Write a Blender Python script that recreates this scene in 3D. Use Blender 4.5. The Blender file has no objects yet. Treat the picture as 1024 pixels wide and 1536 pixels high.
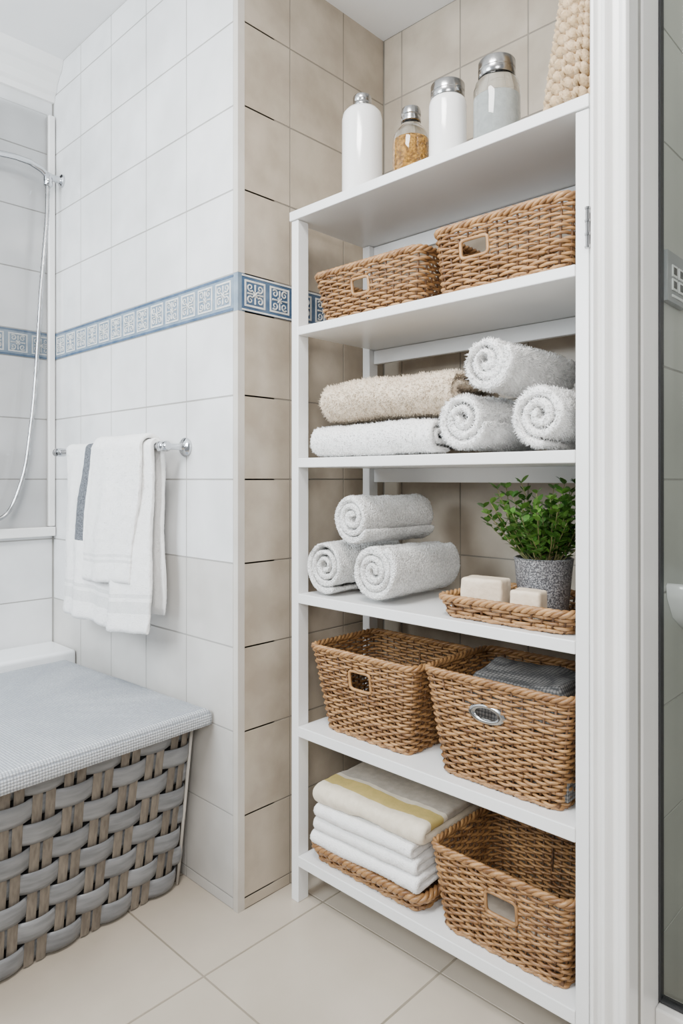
import bpy, math, random
from mathutils import Vector, Matrix, noise
random.seed(7)
PI=math.pi

# ------------------------------------------------------------------ materials
def M(name,c1,c2=None,scale=6,rough=.5,bump=0,bscale=60,bdist=.002,metal=0,island=0,sheen=0,vor=False,trans=0,coat=0,contrast=(.35,.65),stretch=None,spec=None,ior=None,sss=0):
    m=bpy.data.materials.new(name); m.use_nodes=True
    nt=m.node_tree; N=nt.nodes; L=nt.links
    b=N['Principled BSDF']
    b.inputs['Roughness'].default_value=rough
    b.inputs['Metallic'].default_value=metal
    if spec is not None: b.inputs['Specular IOR Level'].default_value=spec
    if ior: b.inputs['IOR'].default_value=ior
    if trans: b.inputs['Transmission Weight'].default_value=trans
    if coat: b.inputs['Coat Weight'].default_value=coat; b.inputs['Coat Roughness'].default_value=.08
    if sheen: b.inputs['Sheen Weight'].default_value=sheen
    tc=N.new('ShaderNodeTexCoord')
    src=tc.outputs['Object']
    if stretch:
        mp=N.new('ShaderNodeMapping'); mp.inputs['Scale'].default_value=stretch
        L.new(src,mp.inputs[0]); src=mp.outputs[0]
    if c2 is None:
        b.inputs['Base Color'].default_value=(*c1,1)
    else:
        n=N.new('ShaderNodeTexNoise'); n.inputs['Scale'].default_value=scale; n.inputs['Detail'].default_value=5
        L.new(src,n.inputs['Vector'])
        mr=N.new('ShaderNodeMapRange'); mr.inputs[1].default_value=contrast[0]; mr.inputs[2].default_value=contrast[1]
        L.new(n.outputs['Fac'],mr.inputs[0])
        fac=mr.outputs[0]
        if island:
            g=N.new('ShaderNodeNewGeometry')
            mx=N.new('ShaderNodeMix'); mx.inputs[0].default_value=island
            L.new(fac,mx.inputs[2]); L.new(g.outputs['Random Per Island'],mx.inputs[3])
            fac=mx.outputs[0]
        cm=N.new('ShaderNodeMix'); cm.data_type='RGBA'
        cm.inputs[6].default_value=(*c1,1); cm.inputs[7].default_value=(*c2,1)
        L.new(fac,cm.inputs[0]); L.new(cm.outputs[2],b.inputs['Base Color'])
    if bump:
        if vor:
            t=N.new('ShaderNodeTexVoronoi'); t.inputs['Scale'].default_value=bscale; out=t.outputs['Distance']
        else:
            t=N.new('ShaderNodeTexNoise'); t.inputs['Scale'].default_value=bscale; t.inputs['Detail'].default_value=3; out=t.outputs['Fac']
        L.new(src,t.inputs['Vector'])
        bp=N.new('ShaderNodeBump'); bp.inputs['Strength'].default_value=bump; bp.inputs['Distance'].default_value=bdist
        if vor: bp.invert=True
        L.new(out,bp.inputs['Height']); L.new(bp.outputs[0],b.inputs['Normal'])
    return m
def Mgrid(name,c1,c2,scale,rough=.9,dist=.003,bump=.8,lo=.25,hi=.6,rnd=.12,off=(0,0,0)):
    m=bpy.data.materials.new(name); m.use_nodes=True
    nt=m.node_tree; N=nt.nodes; L=nt.links; b=N['Principled BSDF']; b.inputs['Roughness'].default_value=rough
    tc=N.new('ShaderNodeTexCoord'); v=N.new('ShaderNodeTexVoronoi'); v.inputs['Scale'].default_value=scale; v.inputs['Randomness'].default_value=rnd
    mp=N.new('ShaderNodeMapping'); mp.inputs['Location'].default_value=off
    L.new(tc.outputs['Object'],mp.inputs[0]); L.new(mp.outputs[0],v.inputs['Vector'])
    mr=N.new('ShaderNodeMapRange'); mr.inputs[1].default_value=lo; mr.inputs[2].default_value=hi
    L.new(v.outputs['Distance'],mr.inputs[0])
    cm=N.new('ShaderNodeMix'); cm.data_type='RGBA'; cm.inputs[6].default_value=(*c1,1); cm.inputs[7].default_value=(*c2,1)
    L.new(mr.outputs[0],cm.inputs[0])
    L.new(cm.outputs[2],b.inputs['Base Color'])
    bp=N.new('ShaderNodeBump'); bp.invert=True; bp.inputs['Strength'].default_value=bump; bp.inputs['Distance'].default_value=dist
    L.new(v.outputs['Distance'],bp.inputs['Height']); L.new(bp.outputs[0],b.inputs['Normal'])
    return m

tile_white=M('tile_white',(.78,.78,.78),(.64,.64,.635),scale=6,rough=.12,bump=.3,bscale=9,bdist=.002,island=.2)
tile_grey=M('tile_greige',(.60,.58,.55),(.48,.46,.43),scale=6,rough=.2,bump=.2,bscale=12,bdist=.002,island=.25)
tile_beige=M('tile_beige',(.47,.405,.325),(.335,.28,.215),scale=9,rough=.33,bump=.2,bscale=14,bdist=.002,island=.22)
tile_shower=M('tile_shower',(.50,.51,.47),(.42,.43,.40),scale=5,rough=.3,island=.3)
grout=M('grout',(.36,.35,.33),(.30,.29,.27),rough=.9,bump=.3,bscale=300)
grout_b=M('grout_beige',(.24,.215,.18),(.20,.18,.15),rough=.9,bump=.3,bscale=300)
grout_f=M('grout_floor',(.27,.23,.18),(.23,.20,.15),rough=.9)
floor_m=M('tile_floor',(.51,.445,.365),(.42,.365,.295),scale=4,rough=.3,bump=.1,bscale=80,bdist=.001,island=.2)
paint=M('white_paint',(.83,.83,.82),(.78,.78,.77),scale=3,rough=.3,bump=.05,bscale=60,bdist=.001)
ceil_m=M('ceiling_paint',(.85,.85,.85),(.82,.82,.82),rough=.8)
trim_m=M('trim_paint',(.86,.85,.83),(.80,.79,.77),scale=4,rough=.3)
edge_m=M('edge_trim_ceramic',(.58,.55,.50),(.50,.46,.41),rough=.25)
band_bl=M('band_glaze_greyblue',(.15,.205,.27),(.22,.28,.34),scale=30,rough=.25)
band_dk=M('band_glaze_blue',(.04,.08,.145),(.08,.13,.21),scale=30,rough=.25)
cream=M('band_relief_cream',(.70,.69,.65),(.50,.51,.50),scale=60,rough=.35)
chrome=M('chrome',(.55,.56,.58),rough=.1,metal=1)
steel=M('brushed_steel',(.32,.32,.32),(.45,.45,.45),scale=40,rough=.22,metal=1)
wicker=M('wicker',(.48,.265,.105),(.13,.054,.018),scale=38,rough=.4,bump=.4,bscale=260,bdist=.001,island=.45,contrast=(.3,.7))
wicker_d=M('wicker_dark',(.16,.075,.028),(.06,.026,.010),scale=28,rough=.6,island=.4)
tw=M('terry_white',(.91,.90,.885),(.87,.86,.84),scale=60,rough=.95,bump=.5,bscale=400,bdist=.002,sheen=.2,vor=True)
tband=M('terry_woven_band',(.74,.735,.72),(.64,.635,.62),scale=200,rough=.8,bump=.8,bscale=500,bdist=.001)
tgw=M('terry_offwhite',(.89,.88,.86),(.64,.63,.61),scale=210,rough=.95,bump=.8,bscale=260,bdist=.004,sheen=.2,vor=True,contrast=(.42,.62))
tb=M('terry_beige',(.72,.595,.45),(.60,.48,.35),scale=70,rough=.95,bump=.5,bscale=300,bdist=.002,sheen=.2,vor=True)
tcream=M('cotton_cream',(.76,.675,.54),(.67,.59,.46),scale=50,rough=.9,bump=.5,bscale=400,bdist=.001,sheen=.2)
ttaupe=M('cotton_taupe',(.46,.40,.33),(.37,.32,.26),scale=50,rough=.9,bump=.5,bscale=400,bdist=.001,sheen=.2)
tyel=M('cotton_yellow_stripe',(.60,.45,.15),(.52,.40,.13),scale=50,rough=.9)
tchar=M('cotton_charcoal',(.05,.055,.065),(.17,.18,.20),scale=260,rough=.9,bump=.8,bscale=300)
tdark=Mgrid('waffle_grey_cloth',(.22,.21,.20),(.06,.06,.06),130)
strap=M('hamper_strap_grey',(.27,.275,.285),(.15,.155,.163),scale=14,rough=.36,bump=.3,bscale=30,island=.35,stretch=(1,1,6))
stake_m=M('hamper_stake_taupe',(.24,.205,.165),(.12,.10,.08),scale=30,rough=.6,island=.3,stretch=(4,4,1))
darkin=M('hamper_dark_hollow',(.02,.02,.02),rough=.9)  # near-black, interior shade behind the weave put into the colour
lidm=Mgrid('lid_fabric',(.60,.62,.645),(.27,.29,.32),150,lo=.25,hi=.62,rnd=.10,off=(0,0,-.0013),bump=1,dist=.004)
bottle=M('ceramic_white',(.84,.83,.81),(.80,.79,.77),rough=.15,coat=.4)
gold=M('dried_gold_flakes',(.75,.38,.05),(.28,.12,.01),scale=120,rough=.6,bump=1,bscale=180,bdist=.006,vor=True)
frost=M('bath_salt',(.56,.58,.57),(.48,.50,.49),scale=90,rough=.7,bump=.5,bscale=200)
glass=M('clear_glass',(.95,.98,.97),rough=.02,trans=1,ior=1.45)
knit=M('chunky_knit',(.60,.44,.27),(.40,.28,.15),scale=60,rough=.95,bump=.8,bscale=300,bdist=.002,sheen=.1)
soapm=M('soap',(.78,.65,.50),(.64,.51,.37),scale=20,rough=.6,bump=.6,bscale=60,bdist=.004)
potm=M('glitter_stone',(.10,.10,.11),(.40,.40,.41),scale=330,rough=.35,bump=.8,bscale=400,metal=.4,contrast=(.45,.6))
leafm=M('leaf',(.022,.085,.012),(.11,.24,.035),scale=20,rough=.38,island=.7)
stemm=M('stem',(.12,.16,.05),(.18,.14,.06),rough=.7)
soil=M('soil',(.05,.035,.025),(.09,.06,.04),scale=80,rough=1,bump=1,bscale=100)
tub=M('tub_acrylic',(.84,.85,.86),(.82,.83,.84),rough=.15)
plastic=M('panel_grey',(.26,.27,.28),(.30,.31,.32),rough=.4)
dkey=M('panel_key',(.05,.05,.055),rough=.3)
lcd=M('panel_display',(.75,.76,.76),rough=.3)
rubber=M('dark_seal',(.03,.032,.035),rough=.5)
def glassdoor(name,col,refl):
    m=bpy.data.materials.new(name); m.use_nodes=True
    nt=m.node_tree; N=nt.nodes; L=nt.links; N.remove(N['Principled BSDF'])
    o=N['Material Output']; t=N.new('ShaderNodeBsdfTransparent'); t.inputs[0].default_value=(*col,1)
    g=N.new('ShaderNodeBsdfGlossy'); g.inputs['Roughness'].default_value=.03
    f=N.new('ShaderNodeFresnel'); f.inputs[0].default_value=refl
    mx=N.new('ShaderNodeMixShader'); L.new(f.outputs[0],mx.inputs[0]); L.new(t.outputs[0],mx.inputs[1]); L.new(g.outputs[0],mx.inputs[2])
    L.new(mx.outputs[0],o.inputs['Surface']); return m
pane=glassdoor('pane_glass',(.965,.985,.975),1.35)
pane_c=glassdoor('pane_glass_clear',(.99,.995,1),1.35)

# ------------------------------------------------------------------ mesh builder
class MB:
    def __init__(s): s.v=[];s.f=[];s.mi=[];s.mats=[]
    def mat(s,m):
        if m not in s.mats: s.mats.append(m)
        return s.mats.index(m)
    def face(s,f,i): s.f.append(f); s.mi.append(i)
    def box(s,x0,x1,y0,y1,z0,z1,m):
        i=s.mat(m);b=len(s.v)
        s.v+=[(x0,y0,z0),(x1,y0,z0),(x1,y1,z0),(x0,y1,z0),(x0,y0,z1),(x1,y0,z1),(x1,y1,z1),(x0,y1,z1)]
        for q in [(0,3,2,1),(4,5,6,7),(0,1,5,4),(1,2,6,5),(2,3,7,6),(3,0,4,7)]: s.face(tuple(b+k for k in q),i)
    def tube(s,pts,r,m,closed=False,n=6,ref=None,flat=1.0):
        i=s.mat(m);b=len(s.v);P=[Vector(p) for p in pts];K=len(P)
        for k in range(K):
            if closed: t=P[(k+1)%K]-P[k-1]
            else: t=P[min(k+1,K-1)]-P[max(k-1,0)]
            t.normalize()
            rf=Vector(ref) if ref else (Vector((0,0,1)) if abs(t.z)<.9 else Vector((1,0,0)))
            a=t.cross(rf).normalized(); c=a.cross(t)
            rr=r[k] if isinstance(r,(list,tuple)) else r
            for j in range(n):
                an=2*PI*j/n; s.v.append(tuple(P[k]+a*(math.cos(an)*rr*flat)+c*(math.sin(an)*rr)))
        for k in range(K if closed else K-1):
            k2=(k+1)%K
            for j in range(n):
                j2=(j+1)%n; s.face((b+k*n+j,b+k*n+j2,b+k2*n+j2,b+k2*n+j),i)
        if not closed:
            s.face(tuple(b+j for j in range(n))[::-1],i); s.face(tuple(b+(K-1)*n+j for j in range(n)),i)
    def lathe(s,prof,c,m,n=40,axis='z',capb=True,capt=True):
        i=s.mat(m);b=len(s.v)
        for (r,h) in prof:
            for j in range(n):
                a=2*PI*j/n
                if axis=='z': s.v.append((c[0]+r*math.cos(a),c[1]+r*math.sin(a),c[2]+h))
                elif axis=='y': s.v.append((c[0]+r*math.cos(a),c[1]+h,c[2]+r*math.sin(a)))
                else: s.v.append((c[0]+h,c[1]+r*math.cos(a),c[2]+r*math.sin(a)))
        for k in range(len(prof)-1):
            for j in range(n):
                j2=(j+1)%n; s.face((b+k*n+j,b+k*n+j2,b+(k+1)*n+j2,b+(k+1)*n+j),i)
        if capb: s.face(tuple(b+j for j in range(n))[::-1],i)
        if capt: s.face(tuple(b+(len(prof)-1)*n+j for j in range(n)),i)
    def build(s,name,smooth=False,bevel=0,seg=2,parent=None,loc=None,rotz=0,subsurf=0,angle=None):
        me=bpy.data.meshes.new(name); me.from_pydata(s.v,[],s.f)
        for m in s.mats: me.materials.append(m)
        me.polygons.foreach_set('material_index',s.mi)
        if smooth: me.polygons.foreach_set('use_smooth',[True]*len(s.f))
        me.update()
        o=bpy.data.objects.new(name,me); bpy.context.scene.collection.objects.link(o)
        if smooth and angle: 
            try: me.set_sharp_from_angle(angle=math.radians(angle))
            except Exception: pass
        if bevel:
            md=o.modifiers.new('bevel','BEVEL'); md.width=bevel; md.segments=seg; md.limit_method='ANGLE'
        if subsurf:
            md=o.modifiers.new('sub','SUBSURF'); md.levels=subsurf; md.render_levels=subsurf
        if loc: o.location=loc
        if rotz: o.rotation_euler[2]=rotz
        if parent: o.parent=parent
        return o
def empty(name,loc=(0,0,0)):
    o=bpy.data.objects.new(name,None); o.empty_display_size=.05; bpy.context.scene.collection.objects.link(o); o.location=loc; return o

# ------------------------------------------------------------------ room
WA=1.073; XC=-1.391; YB=1.640; XL=-2.474; CEIL=2.58; ACEIL=2.467; XR=-.530
ROWS=[0,.03]+[1.527-.2145*k for k in range(6,-1,-1)]
ROWS2=[1.623+.2145*k for k in range(6)]
G=.0013
def tiles(mb,axis,pos,out,es,zs,mfun,ztop):
    for a0,a1 in zip(es[:-1],es[1:]):
        for z0,z1 in zip(zs[:-1],zs[1:]):
            z1=min(z1,ztop)
            if z1-z0<.01 or a1-a0<.006: continue
            i=mb.mat(mfun((a0+a1)/2,(z0+z1)/2)); b=len(mb.v)
            for g,d in ((G,-.003),(G+.0010,0.0)):
                for (a,z) in ((a0+g,z0+g),(a1-g,z0+g),(a1-g,z1-g),(a0+g,z1-g)):
                    p=pos+out*d
                    mb.v.append((a,p,z) if axis=='y' else (p,a,z))
            fs=[(4,5,6,7),(0,1,5,4),(1,2,6,5),(2,3,7,6),(3,0,4,7)]
            flip=(axis=='y' and out>0) or (axis=='x' and out<0)
            for q in fs:
                q=tuple(b+k for k in q); mb.face(q[::-1] if flip else q,i)
def motif(mb,axis,pos,out,a0,s,z0,m,var=0):
    # framed square with scroll-work relief: corner curls around a small rosette
    R=[(.07,.07,.93,.13),(.07,.87,.93,.93),(.07,.13,.13,.87),(.87,.13,.93,.87)]
    for (u0,v0,u1,v1) in R:
        A0=a0+u0*s;A1=a0+u1*s;Z0=z0+v0*s;Z1=z0+v1*s
        p0,p1=sorted((pos,pos+out*.0012))
        if axis=='y': mb.box(A0,A1,p0,p1,Z0,Z1,m)
        else: mb.box(p0,p1,A0,A1,Z0,Z1,m)
    def T(pts,r):
        P=[((a0+u*s,pos+out*.0006,z0+v*s) if axis=='y' else (pos+out*.0006,a0+u*s,z0+v*s)) for (u,v) in pts]
        mb.tube(P,[r*s*(1-.45*k/(len(P)-1)) for k in range(len(P))],m,n=5,ref=(0,1,0) if axis=='y' else (1,0,0))
    for sx in (1,-1):
        for sz in (1,-1):
            c=(.5+sx*.205,.5+sz*.205); pts=[]
            for k in range(13):
                t=k/12; r=.135*(1-t*.75); an=(-.75*PI if not var else .25*PI)+t*2.3*PI
                pts.append((c[0]+sx*r*math.cos(an),c[1]+sz*r*math.sin(an)))
            T(pts,.032)
    T([(.5,.18),(.5,.32),(.5,.42)],.035); T([(.5,.82),(.5,.68),(.5,.58)],.035)
    T([(.18,.5),(.30,.5),(.42,.5)],.035); T([(.82,.5),(.70,.5),(.58,.5)],.035)
    for k in range(4):
        an=PI/4+k*PI/2; T([(.5,.5),(.5+.05*math.cos(an),.5+.05*math.sin(an)),(.5+.12*math.cos(an),.5+.12*math.sin(an))],.045)

# wall A (long tiled wall with the towel rail)
mb=MB(); mb.box(XL-.1,XC-.001,WA+.0006,WA+.12,0,CEIL,grout)
es=[XL]+[-1.4104-.212*k for k in range(5,-1,-1)]
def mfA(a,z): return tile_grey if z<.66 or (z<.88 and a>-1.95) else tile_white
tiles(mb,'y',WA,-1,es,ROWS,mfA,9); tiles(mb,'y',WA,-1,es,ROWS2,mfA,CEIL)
mb.box(XL,-1.4104,WA-.001,WA+.01,1.5285,1.6215,band_bl)
for z in (1.5295,1.6145): mb.box(XL,-1.4104,WA-.0022,WA,z,z+.006,band_dk)
k=0; s=.076
while -1.4104-(k+1)*(s+.004)>XL:
    motif(mb,'y',WA-.001,-1,-1.4104-(k+1)*(s+.004),s,1.537,cream,k%2); k+=1
mb.box(-1.409,XC+.0005,WA-.0015,WA+.02,0,1.526,edge_m); mb.box(-1.409,XC+.0005,WA-.0015,WA+.02,1.624,CEIL,edge_m); mb.box(-1.409,XC+.0005,WA-.0015,WA+.02,1.5265,1.6235,band_bl)
mb.build('wall_left')
# wall B (alcove side)
mb=MB(); mb.box(XC-.1,XC-.001,WA+.02,YB+.1,0,CEIL,grout_b)
es=[1.086,1.249,1.459,YB]
fb=lambda a,z: tile_beige
tiles(mb,'x',XC,1,es,ROWS,fb,9); tiles(mb,'x',XC,1,es,ROWS2,fb,CEIL)
mb.box(XC-.01,XC+.001,1.084,YB,1.5285,1.6215,band_dk)
for z in (1.5295,1.6165): mb.box(XC,XC+.0025,1.084,YB,z,z+.004,cream)
for k in range(6): motif(mb,'x',XC+.001,1,1.087+.0835*k,.079,1.5355,cream,k%2)
mb.build('wall_alcove_side')
# alcove back wall
mb=MB(); mb.box(XC-.1,.9,YB+.001,YB+.1,0,CEIL,grout_b)
es=[XC+.003,-1.318,-1.106,-.894,-.682,XR]
tiles(mb,'y',YB,-1,es,ROWS[:-1]+[1.527,1.623],fb,9); tiles(mb,'y',YB,-1,es,ROWS2,fb,ACEIL)
mb.build('wall_back')
# wall C
mb=MB(); mb.box(XL-.1,XL-.001,-1.2,WA+.1,0,CEIL,grout)
es=[WA-.003-.212*k for k in range(11)][::-1]
fw=lambda a,z: tile_white
tiles(mb,'x',XL,1,es,ROWS,fw,9); tiles(mb,'x',XL,1,es,ROWS2,fw,CEIL)
mb.box(XL-.01,XL+.001,-1.2,WA-.003,1.5285,1.6215,band_bl)
for z in (1.5295,1.6145): mb.box(XL,XL+.0022,-1.2,WA-.003,z,z+.006,band_dk)
for k in range(26): motif(mb,'x',XL+.001,1,WA-.003-(k+1)*.08,.076,1.537,cream,k%2)
mb.build('wall_bath')
# floor
mb=MB(); mb.box(XL-.1,1.2,-1.2,2.3,-.05,-.001,grout_f)
xe=[-1.27+.37*k for k in range(-4,8)]; ye=[.885+.37*k for k in range(-6,5)]
for x0,x1 in zip(xe[:-1],xe[1:]):
    for y0,y1 in zip(ye[:-1],ye[1:]):
        b=len(mb.v); i=mb.mat(floor_m)
        for g,z in ((.0018,-.0022),(.003,0)):
            mb.v+=[(x0+g,y0+g,z),(x1-g,y0+g,z),(x1-g,y1-g,z),(x0+g,y1-g,z)]
        for q in [(4,5,6,7),(0,1,5,4),(1,2,6,5),(2,3,7,6),(3,0,4,7)]: mb.face(tuple(b+k for k in q),i)
mb.build('floor')
mb=MB(); mb.box(XL-.1,1.2,-1.2,YB+.6,CEIL,CEIL+.05,ceil_m); mb.box(XC,XR,WA+.02,YB,ACEIL,CEIL,ceil_m); mb.build('ceiling')
# cornice
mb=MB(); 
prof=[(0,2.455),(.012,2.455),(.015,2.475),(.028,2.485),(.034,2.51),(.055,2.535),(.07,2.545),(.075,2.56),(.085,2.58),(0,2.58)]
i=mb.mat(trim_m); b=0
for y in (-1.2,WA-.001):
    for (d,z) in prof: mb.v.append((XL+d,y,z))
n=len(prof)
for j in range(n): mb.face((j,(j+1)%n,n+(j+1)%n,n+j),i)
mb.face(tuple(range(n)),i); mb.face(tuple(range(n,2*n))[::-1],i)
mb.build('trim_1')
# right wall between alcove and shower
mb=MB(); mb.box(XR+.002,-.462,1.215,2.2,0,CEIL,grout)
tiles(mb,'x',-.4605,1,[1.36+.212*k for k in range(5)],ROWS[:-1]+[1.527,1.74],lambda a,z:tile_shower,9)
tiles(mb,'x',-.4605,1,[1.36+.212*k for k in range(5)],[1.74+.2145*k for k in range(5)],lambda a,z:tile_shower,CEIL)
mb.build('wall_right')
# architrave profile extruded vertically
mb=MB(); i=mb.mat(trim_m)
x0=-.532
pr=[(0,1.23),(0,1.199),(.004,1.194),(.009,1.194),(.012,1.204),(.019,1.206),(.021,1.197),(.025,1.190),(.031,1.188),(.035,1.193),(.038,1.204),(.050,1.206),(.053,1.200),(.056,1.191),(.062,1.188),(.068,1.189),(.0715,1.195),(.0715,1.235),(.068,1.238),(.068,1.25),(.0735,1.254),(.0735,1.322),(.0735,1.33),(.05,1.33),(.05,1.23)]
n=len(pr)
for z in (0,CEIL):
    for (d,y) in pr: mb.v.append((x0+d,y,z))
for j in range(n): mb.face((j,(j+1)%n,n+(j+1)%n,n+j),i)
mb.face(tuple(range(n))[::-1],i); mb.face(tuple(range(n,2*n)),i)
mb.build('trim_2',bevel=.0008,seg=1)
# hinge
mb=MB()
mb.tube([(-.5335,1.193,1.515),(-.5335,1.193,1.585)],.0035,steel,n=12)
for z in (1.515,1.538,1.562,1.585): mb.tube([(-.5335,1.193,z-.002),(-.5335,1.193,z+.002)],.0048,steel,n=12)
mb.box(-.5345,-.5322,1.194,1.212,1.522,1.578,steel)
mb.build('door_hinge')
# shower door
e=empty('shower_door')
mb=MB(); mb.box(-.455,.35,1.334,1.342,.13,2.2,pane); mb.build('glass_pane',parent=e)
mb=MB(); mb.box(-.4585,-.4545,1.328,1.346,.13,2.2,rubber); mb.box(-.455,.35,1.328,1.346,.128,.134,rubber); mb.build('seal',parent=e)
mb=MB(); mb.box(-.4584,.36,1.31,1.36,0,.127,trim_m); mb.build('threshold',bevel=.004,parent=e)
mb=MB(); mb.box(.35,.40,1.31,1.36,0,CEIL-.02,trim_m); mb.box(-.458,.40,1.31,1.36,2.2,2.26,trim_m); mb.build('frame',bevel=.003,parent=e)
# shower control panel
mb=MB(); mb.box(-.4605,-.449,1.350,1.455,1.435,1.53,plastic)
for a in range(2):
    for c in range(2): mb.box(-.449,-.447,1.372+.036*a,1.400+.036*a,1.484-.026*c,1.506-.026*c,lcd)
for a in range(2):
    for c in range(2): mb.box(-.447,-.4465,1.377+.036*a,1.395+.036*a,1.488-.026*c,1.502-.026*c,dkey)
mb.box(-.449,-.4475,1.372,1.436,1.445,1.450,lcd)
mb.build('shower_control_panel',bevel=.0015)
mb=MB(); i=mb.mat(tub); b=0
P_=[(.0,.80),(.03,.80),(.075,.83),(.10,.87),(.105,.895),(.100,.900),(.093,.895),(.088,.875),(.06,.845),(.0,.835)]
for (r,z) in P_:
    for j in range(17):
        a=-PI/2+PI*j/16; mb.v.append((-.460+r*math.cos(a)*.9,1.50+r*math.sin(a)*1.2,z))
for k in range(len(P_)-1):
    for j in range(16): mb.face((k*17+j,k*17+j+1,(k+1)*17+j+1,(k+1)*17+j),i)
mb.build('wall_soap_basin',smooth=True)

# ------------------------------------------------------------------ shelf unit
e=empty('shelving_unit')
YF=1.207; SX0=-1.339; SX1=-.537; YK=1.522
mb=MB()
for x in (SX0,SX1-.026):
    for y in (YF,YK-.037): mb.box(x,x+.026,y,y+.037,0,1.772,paint)
mb.build('posts',bevel=.002,parent=e)
B=[(1.773,1.797),(1.472,1.494),(1.129,1.153),(.777,.802),(.431,.458),(.095,.122)]
for k,(a,b_) in enumerate(B):
    mb=MB()
    if k==0: mb.box(SX0-.004,SX1+.001,YF-.004,YK+.002,a,b_,paint)
    else: mb.box(SX0+.0262,SX1-.0262,YF-.001,YK-.002,a,b_,paint)
    mb.build('board_%d'%(k+1),bevel=.002,parent=e)
mb=MB()
for z in (1.732,1.432,1.09): mb.box(SX0+.0262,SX1-.0262,YK-.018,YK-.003,z,z+.039,paint)
mb.build('back_rails',bevel=.0015,parent=e)

# ------------------------------------------------------------------ wicker
def rrp(u,hx,hy,rc):
    a=2*(hx-rc); b=2*(hy-rc); q=PI*rc/2; per=2*a+2*b+4*q; s=(u%1)*per
    segs=[('l',a/2,(0,-hy),(1,0)),('c',q,(hx-rc,-hy+rc),-PI/2),('l',b,(hx,-hy+rc),(0,1)),('c',q,(hx-rc,hy-rc),0),('l',a,(hx-rc,hy),(-1,0)),
          ('c',q,(-hx+rc,hy-rc),PI/2),('l',b,(-hx,hy-rc),(0,-1)),('c',q,(-hx+rc,-hy+rc),PI),('l',a/2+1e-6,(-hx+rc,-hy),(1,0))]
    for g in segs:
        if s<=g[1]:
            if g[0]=='l': 
                d=g[3]; return (g[2][0]+d[0]*s,g[2][1]+d[1]*s),(d[1],-d[0])
            an=g[3]+s/rc; return (g[2][0]+rc*math.cos(an),g[2][1]+rc*math.sin(an)),(math.cos(an),math.sin(an))
        s-=g[1]
    return (0,-hy),(0,-1)
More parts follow.
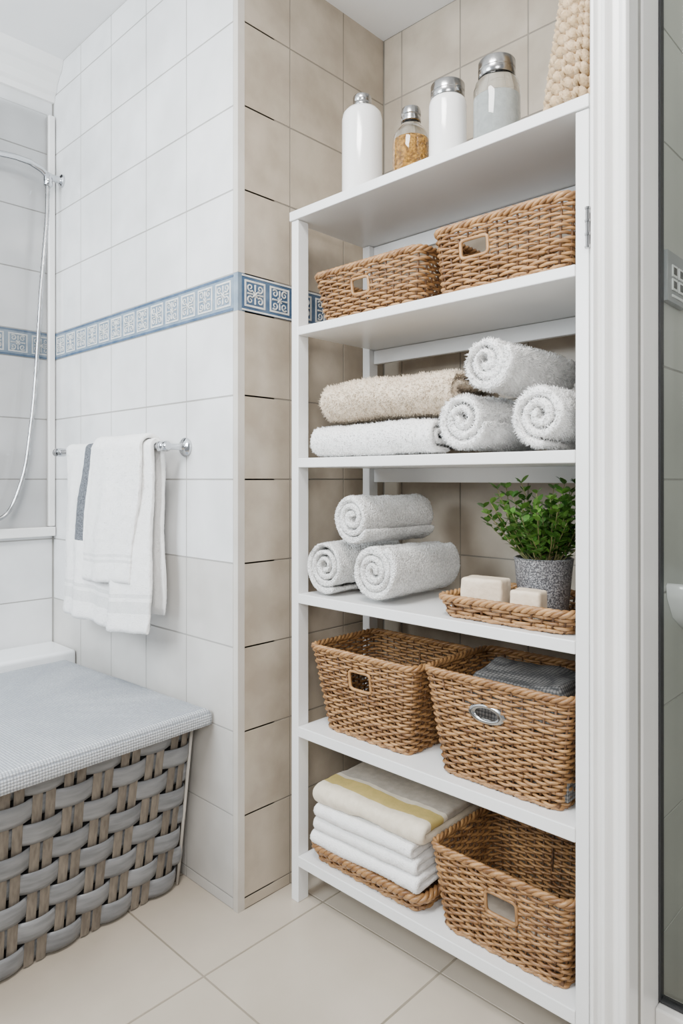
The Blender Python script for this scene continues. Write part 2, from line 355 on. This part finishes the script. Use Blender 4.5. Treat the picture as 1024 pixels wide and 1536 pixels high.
def basket(name,x0,x1,y0,y1,z0,h,inset=.02,pitch=.0074,hole=None,rc=.028,rim=.0062,plate=False,rotz=0,spacing=.024):
    cx=(x0+x1)/2;cy=(y0+y1)/2;HX=(x1-x0)/2-rim*1.5;HY=(y1-y0)/2-rim*1.5
    mb=MB(); per=4*(HX+HY); nst=int(per/spacing/2)*2; N=nst*4
    rows=int(h/pitch)
    def P(u,f,off=0,nz=0):
        k=inset*(1-f); hx=HX-k; hy=HY-k*.8
        (x,y),n=rrp(u,hx,hy,rc)
        return (x+n[0]*off,y+n[1]*off,h*f)
    def inhole(p): return hole and p[1]<-HY*.6 and abs(p[0]-hole[0])<hole[1] and hole[2]<p[2]<hole[3]
    for j in range(rows):
        f=(j+.5)/rows; sg=1 if j%2 else -1
        r=pitch*.47*random.uniform(.84,1.1); dz=random.uniform(-.001,.001); ph=random.uniform(0,6)
        pts=[]
        for i in range(N):
            p=P(i/N,f,.0034*math.cos(PI*i/4)*sg+random.uniform(-.0005,.0005))
            pts.append((p[0],p[1],p[2]+dz+.0011*math.sin(i*.31+ph)+random.uniform(-.0004,.0004)))
        if hole and any(inhole(p) for p in pts):
            seq=[];cur=[]
            for q in range(N//2,N//2+N):
                p=pts[q%N]
                if inhole(p):
                    if len(cur)>1: seq.append(cur)
                    cur=[]
                else: cur.append(p)
            if len(cur)>1: seq.append(cur)
            for c in seq: mb.tube(c,r,wicker,n=6)
        else:
            cuts=sorted(random.sample(range(N),4)); 
            for a,b_ in zip(cuts,cuts[1:]+[cuts[0]+N]):
                mb.tube([pts[q%N] for q in range(a,b_+1)],r,wicker,n=6)
    for i in range(nst):
        u=(i*4)/N; a=P(u,0);b_=P(u,1)
        if hole and a[1]<-HY*.6 and abs(b_[0]-hole[0])<hole[1]:
            m1=P(u,hole[2]/h);m2=P(u,hole[3]/h)
            mb.tube([a,m1],.0026,wicker_d,n=5,ref=(1,0,0)); mb.tube([m2,b_],.0026,wicker_d,n=5,ref=(1,0,0))
        else: mb.tube([a,b_],.0026,wicker_d,n=5,ref=(1,0,0))
    K=int(per/.006)
    for ph in (0,2*PI/3,4*PI/3):
        pts=[]
        for i in range(K):
            u=i/K; w=2*PI*round(per/.05)*u+ph
            p=P(u,1,rim*.7*math.cos(w)); pts.append((p[0],p[1],p[2]+rim*.7*math.sin(w)-rim*.3))
        mb.tube(pts,rim*.72,wicker,closed=True,n=6)
    for q in (0,1):
        pts=[]
        for i in range(K//2):
            u=i/(K//2); w=2*PI*round(per/.03)*u+q*PI
            p=P(u,0,.003*math.cos(w)+.001); pts.append((p[0],p[1],.0055+.002*math.sin(w)))
        mb.tube(pts,.0035,wicker,closed=True,n=5)
    k=inset; hx=HX-k;hy=HY-k*.8; ny=int(2*hy/.009)
    for j in range(ny):
        y=-hy+.006+(2*hy-.012)*j/(ny-1)
        mb.tube([(-hx+.004+t*(2*hx-.008)/12,y,.007+.001*(-1)**(t+j)) for t in range(13)],.0052,wicker_d,n=5)
    if hole:
        c,w,a,b_=hole; m=(a+b_)/2; hh=(b_-a)/2; pts=[]
        ex=.7 if plate else .32
        for i in range(40):
            an=2*PI*i/40; cs,sn=math.cos(an),math.sin(an)
            xx=c+w*abs(cs)**ex*(1 if cs>0 else -1); zz=m+hh*abs(sn)**ex*(1 if sn>0 else -1)
            y=-(HY-inset*.8*(1-zz/h)); pts.append((xx,y,zz))
        mb.tube(pts,.0040 if not plate else .003,steel if plate else wicker,closed=True,n=8,ref=(0,1,0))
        if plate:
            yy=-(HY-inset*.8*(1-m/h))
            b0=len(mb.v);i0=mb.mat(steel)
            for rr_,dy in ((1.25,-.004),(1.1,-.0065),(.8,-.0065),(.76,-.002)):
                for i in range(28):
                    an=2*PI*i/28; mb.v.append((c+(w+.004)*rr_*math.cos(an)/1.1,yy+dy,m+(hh+.003)*rr_*math.sin(an)/1.05))
            for q in range(3):
                for i in range(28): mb.face((b0+q*28+i,b0+q*28+(i+1)%28,b0+q*28+28+(i+1)%28,b0+q*28+28+i),i0)
    return mb.build(name,smooth=True,loc=(cx,cy,z0),rotz=rotz)
basket('wicker_basket',-1.285,-.920,1.215,1.475,1.4945,.125,inset=.022,hole=(-.015,.027,.055,.092))
basket('wicker_basket',-.905,-.568,1.212,1.475,1.4945,.142,inset=.012,hole=(-.055,.033,.07,.108))
basket('wicker_basket',-1.297,-.942,1.215,1.485,.4585,.212,inset=.035,hole=(.0,.034,.125,.172))
basket('wicker_basket',-.927,-.568,1.207,1.485,.4585,.226,inset=.032,hole=(-.012,.034,.145,.172),plate=True)
basket('wicker_basket',-.912,-.568,1.212,1.485,.1225,.178,inset=.022,hole=(.01,.036,.085,.132))
basket('wicker_tray_basket',-1.296,-.918,1.212,1.487,.1225,.038,inset=.012,rim=.0085)
basket('wicker_tray',-.893,-.568,1.212,1.475,.8025,.043,inset=.014,rim=.0065)

# ------------------------------------------------------------------ towels
def ribbon(name,path,th,x0,x1,mfun,axis='x',nsec=24,amp=.0018,puff=.012,loc=(0,0,0),rotz=0,defo=None,seed=0,ns=45,fur=0,flen=.004):
    K=len(path); mb=MB()
    nrm=[]
    for k in range(K):
        p=path[min(k+1,K-1)];q=path[max(k-1,0)]
        dx,dz=p[0]-q[0],p[1]-q[1]; l=math.hypot(dx,dz) or 1; nrm.append((-dz/l,dx/l))
    L=abs(x1-x0)
    ss=[0,puff*.18,puff*.5,puff]+[puff+(L-2*puff)*i/nsec for i in range(1,nsec)]+[L-puff,L-puff*.5,L-puff*.18,L]
    tt=[.35,.72,.93,1]+[1]*(nsec-1)+[1,.93,.72,.35]
    for si,(s,t) in enumerate(zip(ss,tt)):
        for k in range(K):
            e=1.0
            if k==0 or k==K-1: e=.5
            for sd in (1,-1):
                a=path[k][0]+nrm[k][0]*th/2*t*sd*e; z=path[k][1]+nrm[k][1]*th/2*t*sd*e
                x=x0+s
                nn=noise.noise(Vector((x*ns+seed,a*ns,z*ns)))*amp+noise.noise(Vector((x*9+seed,a*9,z*9)))*amp*1.6
                a+=nrm[k][0]*nn*sd; z+=nrm[k][1]*nn*sd
                if si in(0,len(ss)-1): x+=noise.noise(Vector((a*30,z*30,seed)))*.004
                v=(x,a,z) if axis=='x' else (a,x,z)
                if defo: v=defo(v,k/(K-1))
                mb.v.append(v)
    W=2*K; S=len(ss)
    fl=axis!='x'
    def F(q,m): mb.face(q[::-1] if fl else q,mb.mat(m))
    for s in range(S-1):
        for k in range(K-1):
            m=mfun((k+.5)/(K-1),(s+.5)/(S-1))
            a=s*W+2*k;b=a+W
            F((a,a+2,b+2,b)[::-1],m); F((a+1,a+3,b+3,b+1),m)
        m=mfun(0,.5); a=s*W;b=a+W; F((a,a+1,b+1,b),m)
        a=s*W+W-2;b=a+W; F((a,a+1,b+1,b)[::-1],m)
    for k in range(K-1):
        m=mfun((k+.5)/(K-1),0); a=2*k; F((a,a+2,a+3,a+1),m)
        a=(S-1)*W+2*k; F((a,a+2,a+3,a+1)[::-1],m)
    if fur:
        rnd=random.Random(seed); vs=[Vector(v) for v in mb.v]; faces=list(zip(list(mb.f),list(mb.mi)))
        ar=[]; tot=0
        for q,_ in faces:
            A=((vs[q[2]]-vs[q[0]]).cross(vs[q[3]]-vs[q[1]])).length/2; tot+=A; ar.append(tot)
        import bisect
        for c in range(int(fur*tot)):
            q,mi=faces[min(bisect.bisect(ar,rnd.random()*tot),len(faces)-1)]
            if mb.mats[mi] in (tband,tchar): continue
            u,v=rnd.random(),rnd.random()
            p=(vs[q[0]]*(1-u)+vs[q[1]]*u)*(1-v)+(vs[q[3]]*(1-u)+vs[q[2]]*u)*v
            n=(vs[q[2]]-vs[q[0]]).cross(vs[q[3]]-vs[q[1]])
            if n.length<1e-12: continue
            n.normalize()
            d=(n+Vector((rnd.uniform(-.7,.7),rnd.uniform(-.7,.7),rnd.uniform(-.8,.4)))).normalized()
            l=flen*rnd.uniform(.6,1.3); t=d.orthogonal().normalized(); t2=d.cross(t); w=.0008+flen*.09
            b=len(mb.v); base=p-n*.0008
            mb.v+= [tuple(base+t*w),tuple(base-t*w*.5+t2*w*.87),tuple(base-t*w*.5-t2*w*.87),tuple(base+d*l)]
            for tri in ((0,1,3),(1,2,3),(2,0,3)): mb.face(tuple(b+x for x in tri),mi)
    return mb.build(name,smooth=True,loc=loc,rotz=rotz)
def spiral(R,th,Lc=0,r0=.010,start=0,gap=1.1,ccw=1):
    pts=[];pit=th*gap; turns=(R-th/2-r0)/pit; n=int(turns*30)
    for i in range(n+1):
        a=i/30*2*PI; r=r0+pit*i/30
        aa=-PI/2-turns*2*PI+a+start
        cs=math.cos(aa); sn=math.sin(aa)
        pts.append(((r*cs+(Lc/2)*max(-1,min(1,cs*6)))*ccw,r*sn))
    out=[pts[0]]
    for p in pts[1:]:
        q=out[-1]; d=math.hypot(p[0]-q[0],p[1]-q[1]); m=int(d/.012)
        for j in range(1,m): out.append((q[0]+(p[0]-q[0])*j/m,q[1]+(p[1]-q[1])*j/m))
        out.append(p)
    return out
def one(m): return lambda k,s:m
def roll(name,x,y0,z,R,L,mat,th=.015,start=0,rot=0,ccw=1,seed=0,fur=60000,flen=.0035,gap=1.2):
    return ribbon(name,spiral(R-flen*.6,th,start=start,ccw=ccw,gap=gap,r0=.007),th,0,L,one(mat),axis='y',nsec=14,amp=.003,loc=(x,y0,z),rotz=rot,seed=seed,fur=fur,flen=flen,puff=.010)
roll('rolled_towel',-1.236,1.225,.8785,.074,.26,tgw,start=.6,seed=1)
roll('rolled_towel',-1.072,1.222,.8795,.075,.27,tgw,start=2.6,seed=2)
roll('rolled_towel',-1.148,1.228,1.004,.068,.26,tgw,start=1.2,seed=3,rot=-.05)
roll('rolled_towel',-.822,1.222,1.226,.071,.27,tw,start=1.6,seed=4,th=.0155,flen=.008,fur=55000,gap=1.28)
roll('rolled_towel',-.644,1.222,1.224,.069,.27,tw,start=.3,seed=5,th=.0155,flen=.008,fur=55000,gap=1.28)
roll('rolled_towel',-.762,1.218,1.341,.069,.28,tw,start=2.2,seed=6,th=.0155,rot=-.04,flen=.008,fur=55000,gap=1.28)
ribbon('folded_towel',spiral(.044,.017,Lc=.15,r0=.006,start=.0),.017,-1.300,-.912,one(tw),nsec=30,amp=.003,loc=(0,1.347,1.2015),seed=8,fur=45000,flen=.0055)
ribbon('folded_towel',spiral(.053,.019,Lc=.13,r0=.006,start=.4),.019,-1.262,-.862,one(tb),nsec=30,amp=.0045,loc=(0,1.345,1.302),seed=9,fur=50000,flen=.008)
def ufold(yf,yb,z0,z1,n=10):
    r=(z1-z0)/2; pts=[(yb,z0)]
    for i in range(1,16): pts.append((yb+(yf+r-yb)*i/15,z0))
    for i in range(1,n): 
        a=-PI/2-PI*i/n; pts.append((yf+r+r*math.cos(a),(z0+z1)/2+r*math.sin(a)))
    for i in range(0,16): pts.append((yf+r+(yb-yf-r)*i/15,z1))
    return pts
def droop(v,k): 
    x,y,z=v; return (x,y,z+.0035*math.sin((x+1.1)*9)-.010*max(0,(1.27-y)/.05)*.2)
zz=.178
for i in range(3):
    ribbon('folded_hand_towel',ufold(1.222+.004*(i%2),1.47,zz,zz+.018),.0165,-1.278+.006*i,-.935-.008*i,one(tw),nsec=20,amp=.0018,seed=20+i,defo=droop,fur=40000,flen=.003)
    zz+=.0355
def mtop(k,s):
    if k<.66: return tcream
    if k<.72: return tyel
    return ttaupe if k>.76 else tcream
ribbon('folded_bath_towel',ufold(1.230,1.475,zz+.002,zz+.025),.021,-1.276,-.925,mtop,nsec=24,amp=.003,seed=31,defo=droop,fur=40000,flen=.002)
def slab(name,x0,x1,y0,y1,z0,z1,mat,amp=.006,seed=0):
    mb=MB();i=mb.mat(mat);nx,ny=24,18
    def top(a,b):
        x=x0+(x1-x0)*a;y=y0+(y1-y0)*b
        ed=min(1,min(a,1-a)*8)*min(1,min(b,1-b)*8)
        return (x,y,z0+(z1-z0)*(.35+.65*ed**.4)+noise.noise(Vector((x*12+seed,y*12,0)))*amp*ed)
    for a in range(nx+1):
        for b in range(ny+1): mb.v.append(top(a/nx,b/ny))
    o=len(mb.v)
    for a in range(nx+1):
        for b in range(ny+1): mb.v.append((x0+(x1-x0)*a/nx,y0+(y1-y0)*b/ny,z0))
    w=ny+1
    for a in range(nx):
        for b in range(ny):
            q=(a*w+b,(a+1)*w+b,(a+1)*w+b+1,a*w+b+1); mb.face(q,i); mb.face(tuple(o+k for k in q)[::-1],i)
    for a in range(nx):
        mb.face((a*w,o+a*w,o+(a+1)*w,(a+1)*w),i); mb.face((a*w+ny,(a+1)*w+ny,o+(a+1)*w+ny,o+a*w+ny),i)
    for b in range(ny):
        mb.face((b,b+1,o+b+1,o+b),i); c=nx*w; mb.face((c+b,o+c+b,o+c+b+1,c+b+1),i)
    return mb.build(name,smooth=True)
slab('folded_grey_blanket',-.86,-.60,1.255,1.455,.475,.682,tdark,amp=.02,seed=3)
slab('folded_cloth',-.85,-.62,1.26,1.45,.136,.165,ttaupe,amp=.012,seed=9)

# hanging towels on rail
e=empty('towel_rail'); mb=MB(); YR=1.0;ZR=1.187
mb.tube([(-2.275,YR,ZR),(-1.612,YR,ZR)],.0085,chrome,n=20)
for x in (-2.25,-1.622):
    mb.lathe([(.026,-.0005),(.026,-.006),(.021,-.011),(.012,-.014),(.009,-.02),(.0085,-.05),(.013,-.058),(.0145,-.073),(.013,-.086),(.006,-.09)],(x,WA-.001,ZR),chrome,axis='y',n=28)
mb.lathe([(.006,0),(.013,.003),(.0145,.012),(.010,.02)],(-1.617,YR,ZR),chrome,axis='x',n=24)
mb.lathe([(.008,0),(.013,.006),(.012,.016),(.006,.02)],(-2.29,YR,ZR),chrome,axis='x',n=24)
mb.build('bar',smooth=True,angle=40,parent=e)
def drape(yc,zr,R,zb,zf):
    pts=[]
    for i in range(18): pts.append((yc+R,zb+(zr-zb)*i/18))
    for i in range(13): a=PI*i/12; pts.append((yc+R*math.cos(a),zr+R*math.sin(a)))
    for i in range(1,49): pts.append((yc-R,zr+(zf-zr)*i/48))
    return pts
def hang(zt,skew,fold,ph):
    def d(v,k):
        x,y,z=v; h=max(0,zt-z); side=1 if y>YR else -1
        w=fold*min(1,h/.15)
        y+=(w*math.sin(x*26+ph)+w*.5*math.sin(x*61+ph*2))*(1 if side<0 else .4)
        if side<0: y-=h*.05
        y=min(y,WA-.014)
        return (x+skew*h+.006*math.sin(z*17+ph),y,z+.006*math.sin(x*15+ph)*min(1,h*3))
    return d
def stripe(k,s):
    if .27<s<.345 and k<.72: return tchar
    if .875<k<.885 or .90<k<.93 or .945<k<.955: return tband
    return tw
def hb(k,s): return tband if (.87<k<.88 or .895<k<.915) else tw
ribbon('bath_towel',drape(YR,ZR,.017,.72,.675),.012,-2.165,-1.655,stripe,nsec=60,amp=.0015,puff=.006,defo=hang(ZR,.0,.011,1.0),seed=40,ns=60,fur=45000,flen=.003)
ribbon('hand_towel',drape(YR,ZR,.032,.90,.805),.013,-1.950,-1.680,hb,nsec=36,amp=.0015,puff=.006,defo=hang(ZR,-.10,.006,2.0),seed=41,ns=60,fur=45000,flen=.003)

# ------------------------------------------------------------------ toiletries on top shelf
ZT=1.7975
def chromecap(mb,c,r,h,mat=chrome):
    mb.lathe([(r*.96,0),(r,.002),(r,h*.35),(r*.97,h*.38),(r*.97,h*.42),(r,h*.45),(r,h-.003),(r*.95,h)],c,mat,n=36)
mb=MB(); c=(-1.151,1.275,ZT)
mb.lathe([(.044,0),(.050,.004),(.0505,.01),(.0505,.195),(.048,.210),(.040,.220),(.026,.226),(.022,.228)],c,bottle,n=48)
chromecap(mb,(c[0],c[1],c[2]+.228),.023,.028,steel)
mb.build('lotion_bottle',smooth=True,angle=45)
mb=MB(); c=(-.997,1.275,ZT)
mb.lathe([(.036,0),(.042,.004),(.043,.012),(.043,.085),(.040,.105),(.030,.120),(.023,.127),(.022,.136)],c,glass,n=48)
mb.lathe([(.036,.005),(.040,.01),(.040,.088),(.036,.094),(.01,.101)],c,gold,n=40)
mb.lathe([(.020,.136),(.0235,.137),(.0235,.142),(.021,.144),(.021,.150),(.0235,.152),(.0235,.160),(.021,.168),(.016,.170)],c,steel,n=36)
mb.build('glass_jar',smooth=True,angle=45)
mb=MB(); c=(-.893,1.275,ZT)
mb.lathe([(.036,0),(.041,.004),(.042,.012),(.042,.135),(.040,.145),(.036,.149)],c,bottle,n=48)
chromecap(mb,(c[0],c[1],c[2]+.149),.038,.034,steel)
mb.build('ceramic_jar',smooth=True,angle=45)
mb=MB(); c=(-.780,1.295,ZT)
mb.lathe([(.043,0),(.049,.004),(.050,.012),(.050,.132),(.046,.148),(.038,.156),(.037,.160)],c,glass,n=48)
mb.lathe([(.042,.005),(.0465,.01),(.0465,.115),(.04,.118)],c,frost,n=40)
chromecap(mb,(c[0],c[1],c[2]+.160),.0395,.036,steel)
mb.build('glass_jar',smooth=True,angle=45)
# chunky knitted basket
mb=MB(); c=(-.592,1.318,ZT)
rows=15; 
for j in range(rows):
    f=j/(rows-1); rx=.060-.030*f**1.3; ry=.088-.03*f; z=c[2]+.014+.0235*j; n=16
    for i in range(n):
        a0=2*PI*i/n; da=2*PI/n
        for sgn in (1,-1):
            pts=[]
            for t in range(5):
                q=t/4; aa=a0+da*(.5+sgn*(.04+.44*q)); rr_=1+.12*math.sin(PI*q)
                pts.append((c[0]+.02*f+rx*rr_*math.cos(aa),c[1]+ry*rr_*math.sin(aa),z-.008+.027*q))
            mb.tube(pts,[.005,.0085,.0105,.0085,.005],knit,n=7)
mb.build('knitted_basket',smooth=True)

# ------------------------------------------------------------------ potted plant
e=empty('potted_plant'); mb=MB(); c=(-.700,1.350,.8175)
mb.lathe([(.046,0),(.050,.002),(.051,.01),(.0605,.108),(.062,.114),(.0585,.116),(.055,.112),(.054,.10)],c,potm,n=48,capt=False)
mb.lathe([(.02,.099),(.0545,.100)],c,soil,n=32,capb=True,capt=False)
mb.build('pot',smooth=True,angle=50,parent=e)
mb=MB(); rnd=random.Random(5); base=Vector((c[0],c[1],c[2]+.10))
def leaf(p,d,up,L,w):
    i=mb.mat(leafm); d=d.normalized(); s=d.cross(up).normalized(); n=s.cross(d); b=len(mb.v)
    pr=[(0,0),(.22,.7),(.5,1),(.78,.75),(1,0)]
    for q,ww in pr:
        bend=-.18*q*q*L
        mid=p+d*(q*L)+n*bend
        if ww==0: mb.v.append(tuple(mid))
        else:
            mb.v.append(tuple(mid+s*w*ww+n*.12*w)); mb.v.append(tuple(mid)); mb.v.append(tuple(mid-s*w*ww+n*.12*w))
    for q in [(0,1,2),(0,2,3),(1,4,5,2),(2,5,6,3),(4,7,8,5),(5,8,9,6),(7,10,8),(8,10,9)]: mb.face(tuple(b+k for k in q),i)
for k in range(62):
    an=rnd.uniform(0,2*PI); el=rnd.uniform(.10,1.0)**.8
    out=Vector((math.cos(an),math.sin(an),0)); r0=rnd.uniform(0,.035)
    L=rnd.uniform(.09,.18)*(1 if el<.75 else .9)
    p=base+out*r0; pts=[p.copy()]; d=(Vector((0,0,1))*(1.15-el*.6)+out*el*.9).normalized()
    for t in range(9):
        d=(d+Vector((rnd.uniform(-.1,.1),rnd.uniform(-.1,.1),.03))).normalized(); p=p+d*L/9
        p.y=min(p.y,1.60); p.x=min(p.x,-.585); pts.append(p.copy())
    mb.tube(pts,[.0014]*5+[.0009]*5,stemm,n=5,ref=(.3,.2,.9))
    for t in range(2,10):
        for q in range(3):
            a2=rnd.uniform(0,2*PI); sd=Vector((math.cos(a2),math.sin(a2),rnd.uniform(.0,.9)))
            leaf(pts[t],(sd+d*.6),Vector((rnd.uniform(-.3,.3),rnd.uniform(-.3,.3),1)),rnd.uniform(.016,.026),rnd.uniform(.005,.008))
mb.build('foliage',smooth=True,parent=e)

# soap bars
def soap(name,cx,cy,z,lx,ly,h,rot):
    import bmesh
    bm=bmesh.new(); bmesh.ops.create_cube(bm,size=1)
    bmesh.ops.scale(bm,vec=(lx,ly,h),verts=bm.verts)
    bmesh.ops.bevel(bm,geom=bm.edges[:],offset=.008,segments=4,profile=.6,affect='EDGES')
    bmesh.ops.subdivide_edges(bm,edges=[e_ for e_ in bm.edges if e_.calc_length()>.02],cuts=6,use_grid_fill=True)
    for v in bm.verts:
        v.co+=v.co.normalized()*noise.noise(v.co*45+Vector((cx*9,0,0)))*.0028
    me=bpy.data.meshes.new(name); bm.to_mesh(me); me.materials.append(soapm)
    for p in me.polygons: p.use_smooth=True
    o=bpy.data.objects.new(name,me); bpy.context.scene.collection.objects.link(o); o.location=(cx,cy,z+h/2); o.rotation_euler[2]=rot
soap('soap_bar',-.792,1.270,.8175,.094,.055,.072,.15)
soap('soap_bar',-.682,1.253,.8175,.064,.045,.060,.1)

# ------------------------------------------------------------------ woven hamper
e=empty('woven_hamper')
th_=math.radians(3.0); pv=Vector((-1.56,1.06,0)); e.rotation_euler[2]=th_; e.location=pv-Matrix.Rotation(th_,3,'Z')@pv
HX0,HX1,HY0,HY1=-2.235,-1.560,.10,1.052; HH=.452
cx=(HX0+HX1)/2;cy=(HY0+HY1)/2;hx=(HX1-HX0)/2;hy=(HY1-HY0)/2
def HP(u,f,off=0):
    k=.045*(1-f); (x,y),n=rrp(u,hx-k,hy-k*.25,.03)
    return Vector((cx+x+n[0]*off,cy+y+n[1]*off,HH*f+.004))
mb=MB(); ns=44; per=4*(hx+hy); N=ns*8; rows=8; pw=HH/rows
for j in range(rows):
    sg=1 if j%2 else -1; b=len(mb.v); i=mb.mat(strap)
    for k in range(N):
        w=math.cos(PI*k/8)*sg
        off=.0045+.0085*(abs(w)**.7)*(1 if w>0 else -1)
        for q in range(6):
            t=(q/5-.5); z=(j+.5)*pw+t*pw*.84
            mb.v.append(tuple(HP(k/N,z/HH,off+.0030*(1-4*t*t))))
    for k in range(N):
        k2=(k+1)%N
        for q in range(5): mb.face((b+k*6+q,b+k2*6+q,b+k2*6+q+1,b+k*6+q+1),i)
o=mb.build('straps',smooth=True,parent=e); md=o.modifiers.new('s','SOLIDIFY'); md.thickness=.002
mb=MB()
for k in range(ns):
    for dd in (-.30,.30):
        u=(k+dd*.70)/ns
        pts=[HP(u,t/16,.0035) for t in range(17)]
        n_=rrp(u,hx,hy,.03)[1]
        b=len(mb.v);i=mb.mat(stake_m); w=.0115
        tx,ty=-n_[1],n_[0]
        for p in pts:
            for q in (-1,0,1): mb.v.append((p.x+tx*w*q+n_[0]*(.0025 if q==0 else 0),p.y+ty*w*q+n_[1]*(.0025 if q==0 else 0),p.z))
        for t in range(16):
            for q in range(2): mb.face((b+t*3+q,b+t*3+q+1,b+t*3+q+4,b+t*3+q+3),i)
mb.tube([(cx+hx-.048,cy+hy-.016,.004),(cx+hx+.003,cy+hy-.004,HH)],.0045,edge_m,n=10,ref=(1,0,0))
mb.build('stakes',smooth=True,parent=e)
mb=MB(); b=0; i=mb.mat(darkin)  # closed inner box, painted black for the dark seen through the gaps
for f in (0,1):
    for k in range(80): mb.v.append(tuple(HP(k/80,f,-.012)))
for k in range(80): mb.face((k,(k+1)%80,80+(k+1)%80,80+k),i)
mb.face(tuple(range(80))[::-1],i); mb.face(tuple(range(80,160)),i)
mb.build('dark_core',parent=e)
# lid
mb=MB(); i=mb.mat(lidm)
lx0,lx1,ly0,ly1=-2.262,-1.494,.06,1.062; nx,ny=90,110
prof=[(0.0,.0),(.0,.006),(-.001,.014),(.0,.026),(.003,.034),(.008,.040),(.016,.043)]
per_=[]
for a in range(nx): per_.append((lx0+(lx1-lx0)*a/nx,ly0))
for a in range(ny): per_.append((lx1,ly0+(ly1-ly0)*a/ny))
for a in range(nx): per_.append((lx1-(lx1-lx0)*a/nx,ly1))
for a in range(ny): per_.append((lx0,ly1-(ly1-ly0)*a/ny))
lcx,lcy=(lx0+lx1)/2,(ly0+ly1)/2; n=len(per_)
def pt(x,y,ins,z):
    X=lcx+(x-lcx)*(1-ins/((lx1-lx0)/2)); Y=lcy+(y-lcy)*(1-ins/((ly1-ly0)/2))
    return (X,Y,z+.0008*noise.noise(Vector((X*22,Y*22,z*5)))+.0012*noise.noise(Vector((X*5,Y*5,0))))
layers=prof+[(.04,.0435),(.10,.0435),(.2,.0435),(.30,.0435),(.38,.0435)]
for (ins,z) in layers:
    for (x,y) in per_: mb.v.append(pt(x,y,ins,.4545+z))
for l in range(len(layers)-1):
    for k in range(n): k2=(k+1)%n; mb.face((l*n+k,l*n+k2,(l+1)*n+k2,(l+1)*n+k),i)
mb.face(tuple(range(n))[::-1],i); mb.face(tuple(range((len(layers)-1)*n,len(layers)*n)),i)
mb.build('lid',smooth=True,parent=e)

# ------------------------------------------------------------------ bath edge, screen, shower hose
mb=MB(); mb.box(XL+.001,-2.285,-.9,WA-.002,0,.515,tub); mb.build('bathtub_ledge',bevel=.012,seg=4)
e=empty('bath_screen')
mb=MB(); mb.box(XL+.012,XL+.016,.1,WA-.03,.93,2.40,pane_c); mb.build('screen_glass',parent=e)
mb=MB(); mb.box(XL+.002,XL+.03,.1,WA-.004,.895,.928,trim_m); mb.box(XL+.002,XL+.026,WA-.026,WA-.004,.93,2.4,trim_m); mb.build('screen_frame',bevel=.003,parent=e)
e=empty('shower_fixture')
mb=MB(); XS=-2.40
arm=[(XS,1.022,2.155),(XS,1.0,2.172),(XS,.96,2.185),(XS,.91,2.187),(XS,.863,2.182),(XS,.80,2.165),(XS,.72,2.13)]
mb.tube(arm,.010,chrome,n=14,ref=(1,0,0))
mb.lathe([(.022,0),(.022,-.006),(.012,-.012),(.012,-.045),(.016,-.05)],(XS,WA-.001,2.155),chrome,axis='y',n=24)
mb.lathe([(.012,-.03),(.015,-.027),(.015,.012),(.012,.016)],(XS,1.022,2.15),chrome,n=24)
hp=[(1.022,2.14),(1.020,2.07),(1.018,2.003),(1.008,1.88),(.999,1.766),(.990,1.61),(.981,1.463),(.972,1.35),(.961,1.2555),(.947,1.15),(.927,1.073),(.898,1.0),(.863,.967),(.82,.962),(.78,.99),(.74,1.05),(.70,1.15)]
cv=[]
for k in range(len(hp)-1):
    p0=hp[max(k-1,0)];p1=hp[k];p2=hp[k+1];p3=hp[min(k+2,len(hp)-1)]
    for t in range(14):
        t/=14; r=[]
        for q in (0,1): r.append(.5*((2*p1[q])+(-p0[q]+p2[q])*t+(2*p0[q]-5*p1[q]+4*p2[q]-p3[q])*t*t+(-p0[q]+3*p1[q]-3*p2[q]+p3[q])*t**3))
        cv.append((XS,r[0],r[1]))
mb.tube(cv,[.0068 if k%2 else .0080 for k in range(len(cv))],steel,n=10,ref=(1,0,0))
mb.tube([(XS,.70,1.15),(XS,.68,1.25),(XS,.67,1.32)],[.008,.013,.012],chrome,n=14,ref=(1,0,0))
mb.build('hose_and_arm',smooth=True,angle=50,parent=e)

# ------------------------------------------------------------------ lights
def area(name,loc,target,size,power,col,sy=None):
    l=bpy.data.lights.new(name,'AREA'); l.energy=power; l.color=col; l.size=size
    if sy: l.shape='RECTANGLE'; l.size_y=sy
    o=bpy.data.objects.new(name,l); bpy.context.scene.collection.objects.link(o); o.location=loc
    o.rotation_euler=(Vector(target)-Vector(loc)).to_track_quat('-Z','Y').to_euler(); return o
area('ceiling_lamp',(-.70,.30,2.54),(-.70,.30,0),.45,42,(1,.975,.945))
area('window_light',(-1.6,-1.0,1.9),(-2.35,1.0,1.5),1.0,84,(.84,.93,1))
area('key_light',(.6,-.7,1.8),(-.95,1.3,.9),.6,34,(1,.98,.95))  # added key light from behind the camera, aimed at the shelves
area('shower_fill',(.0,1.75,2.4),(-.2,1.75,0),.3,14,(1,.98,.95))  # added fill to brighten the shower interior behind the glass
w=bpy.data.worlds.new('world'); bpy.context.scene.world=w; w.use_nodes=True
bg=w.node_tree.nodes['Background']; bg.inputs[0].default_value=(.92,.96,1,1); bg.inputs[1].default_value=.48

# ------------------------------------------------------------------ camera
cd=bpy.data.cameras.new('camera'); cam=bpy.data.objects.new('camera',cd); bpy.context.scene.collection.objects.link(cam)
cam.location=(0,0,1.1); cam.rotation_euler=(PI/2,0,math.radians(43.8))
cd.sensor_fit='VERTICAL'; cd.sensor_height=36; cd.lens=24.14; cd.shift_y=-50/1536; cd.clip_start=.01
bpy.context.scene.camera=cam
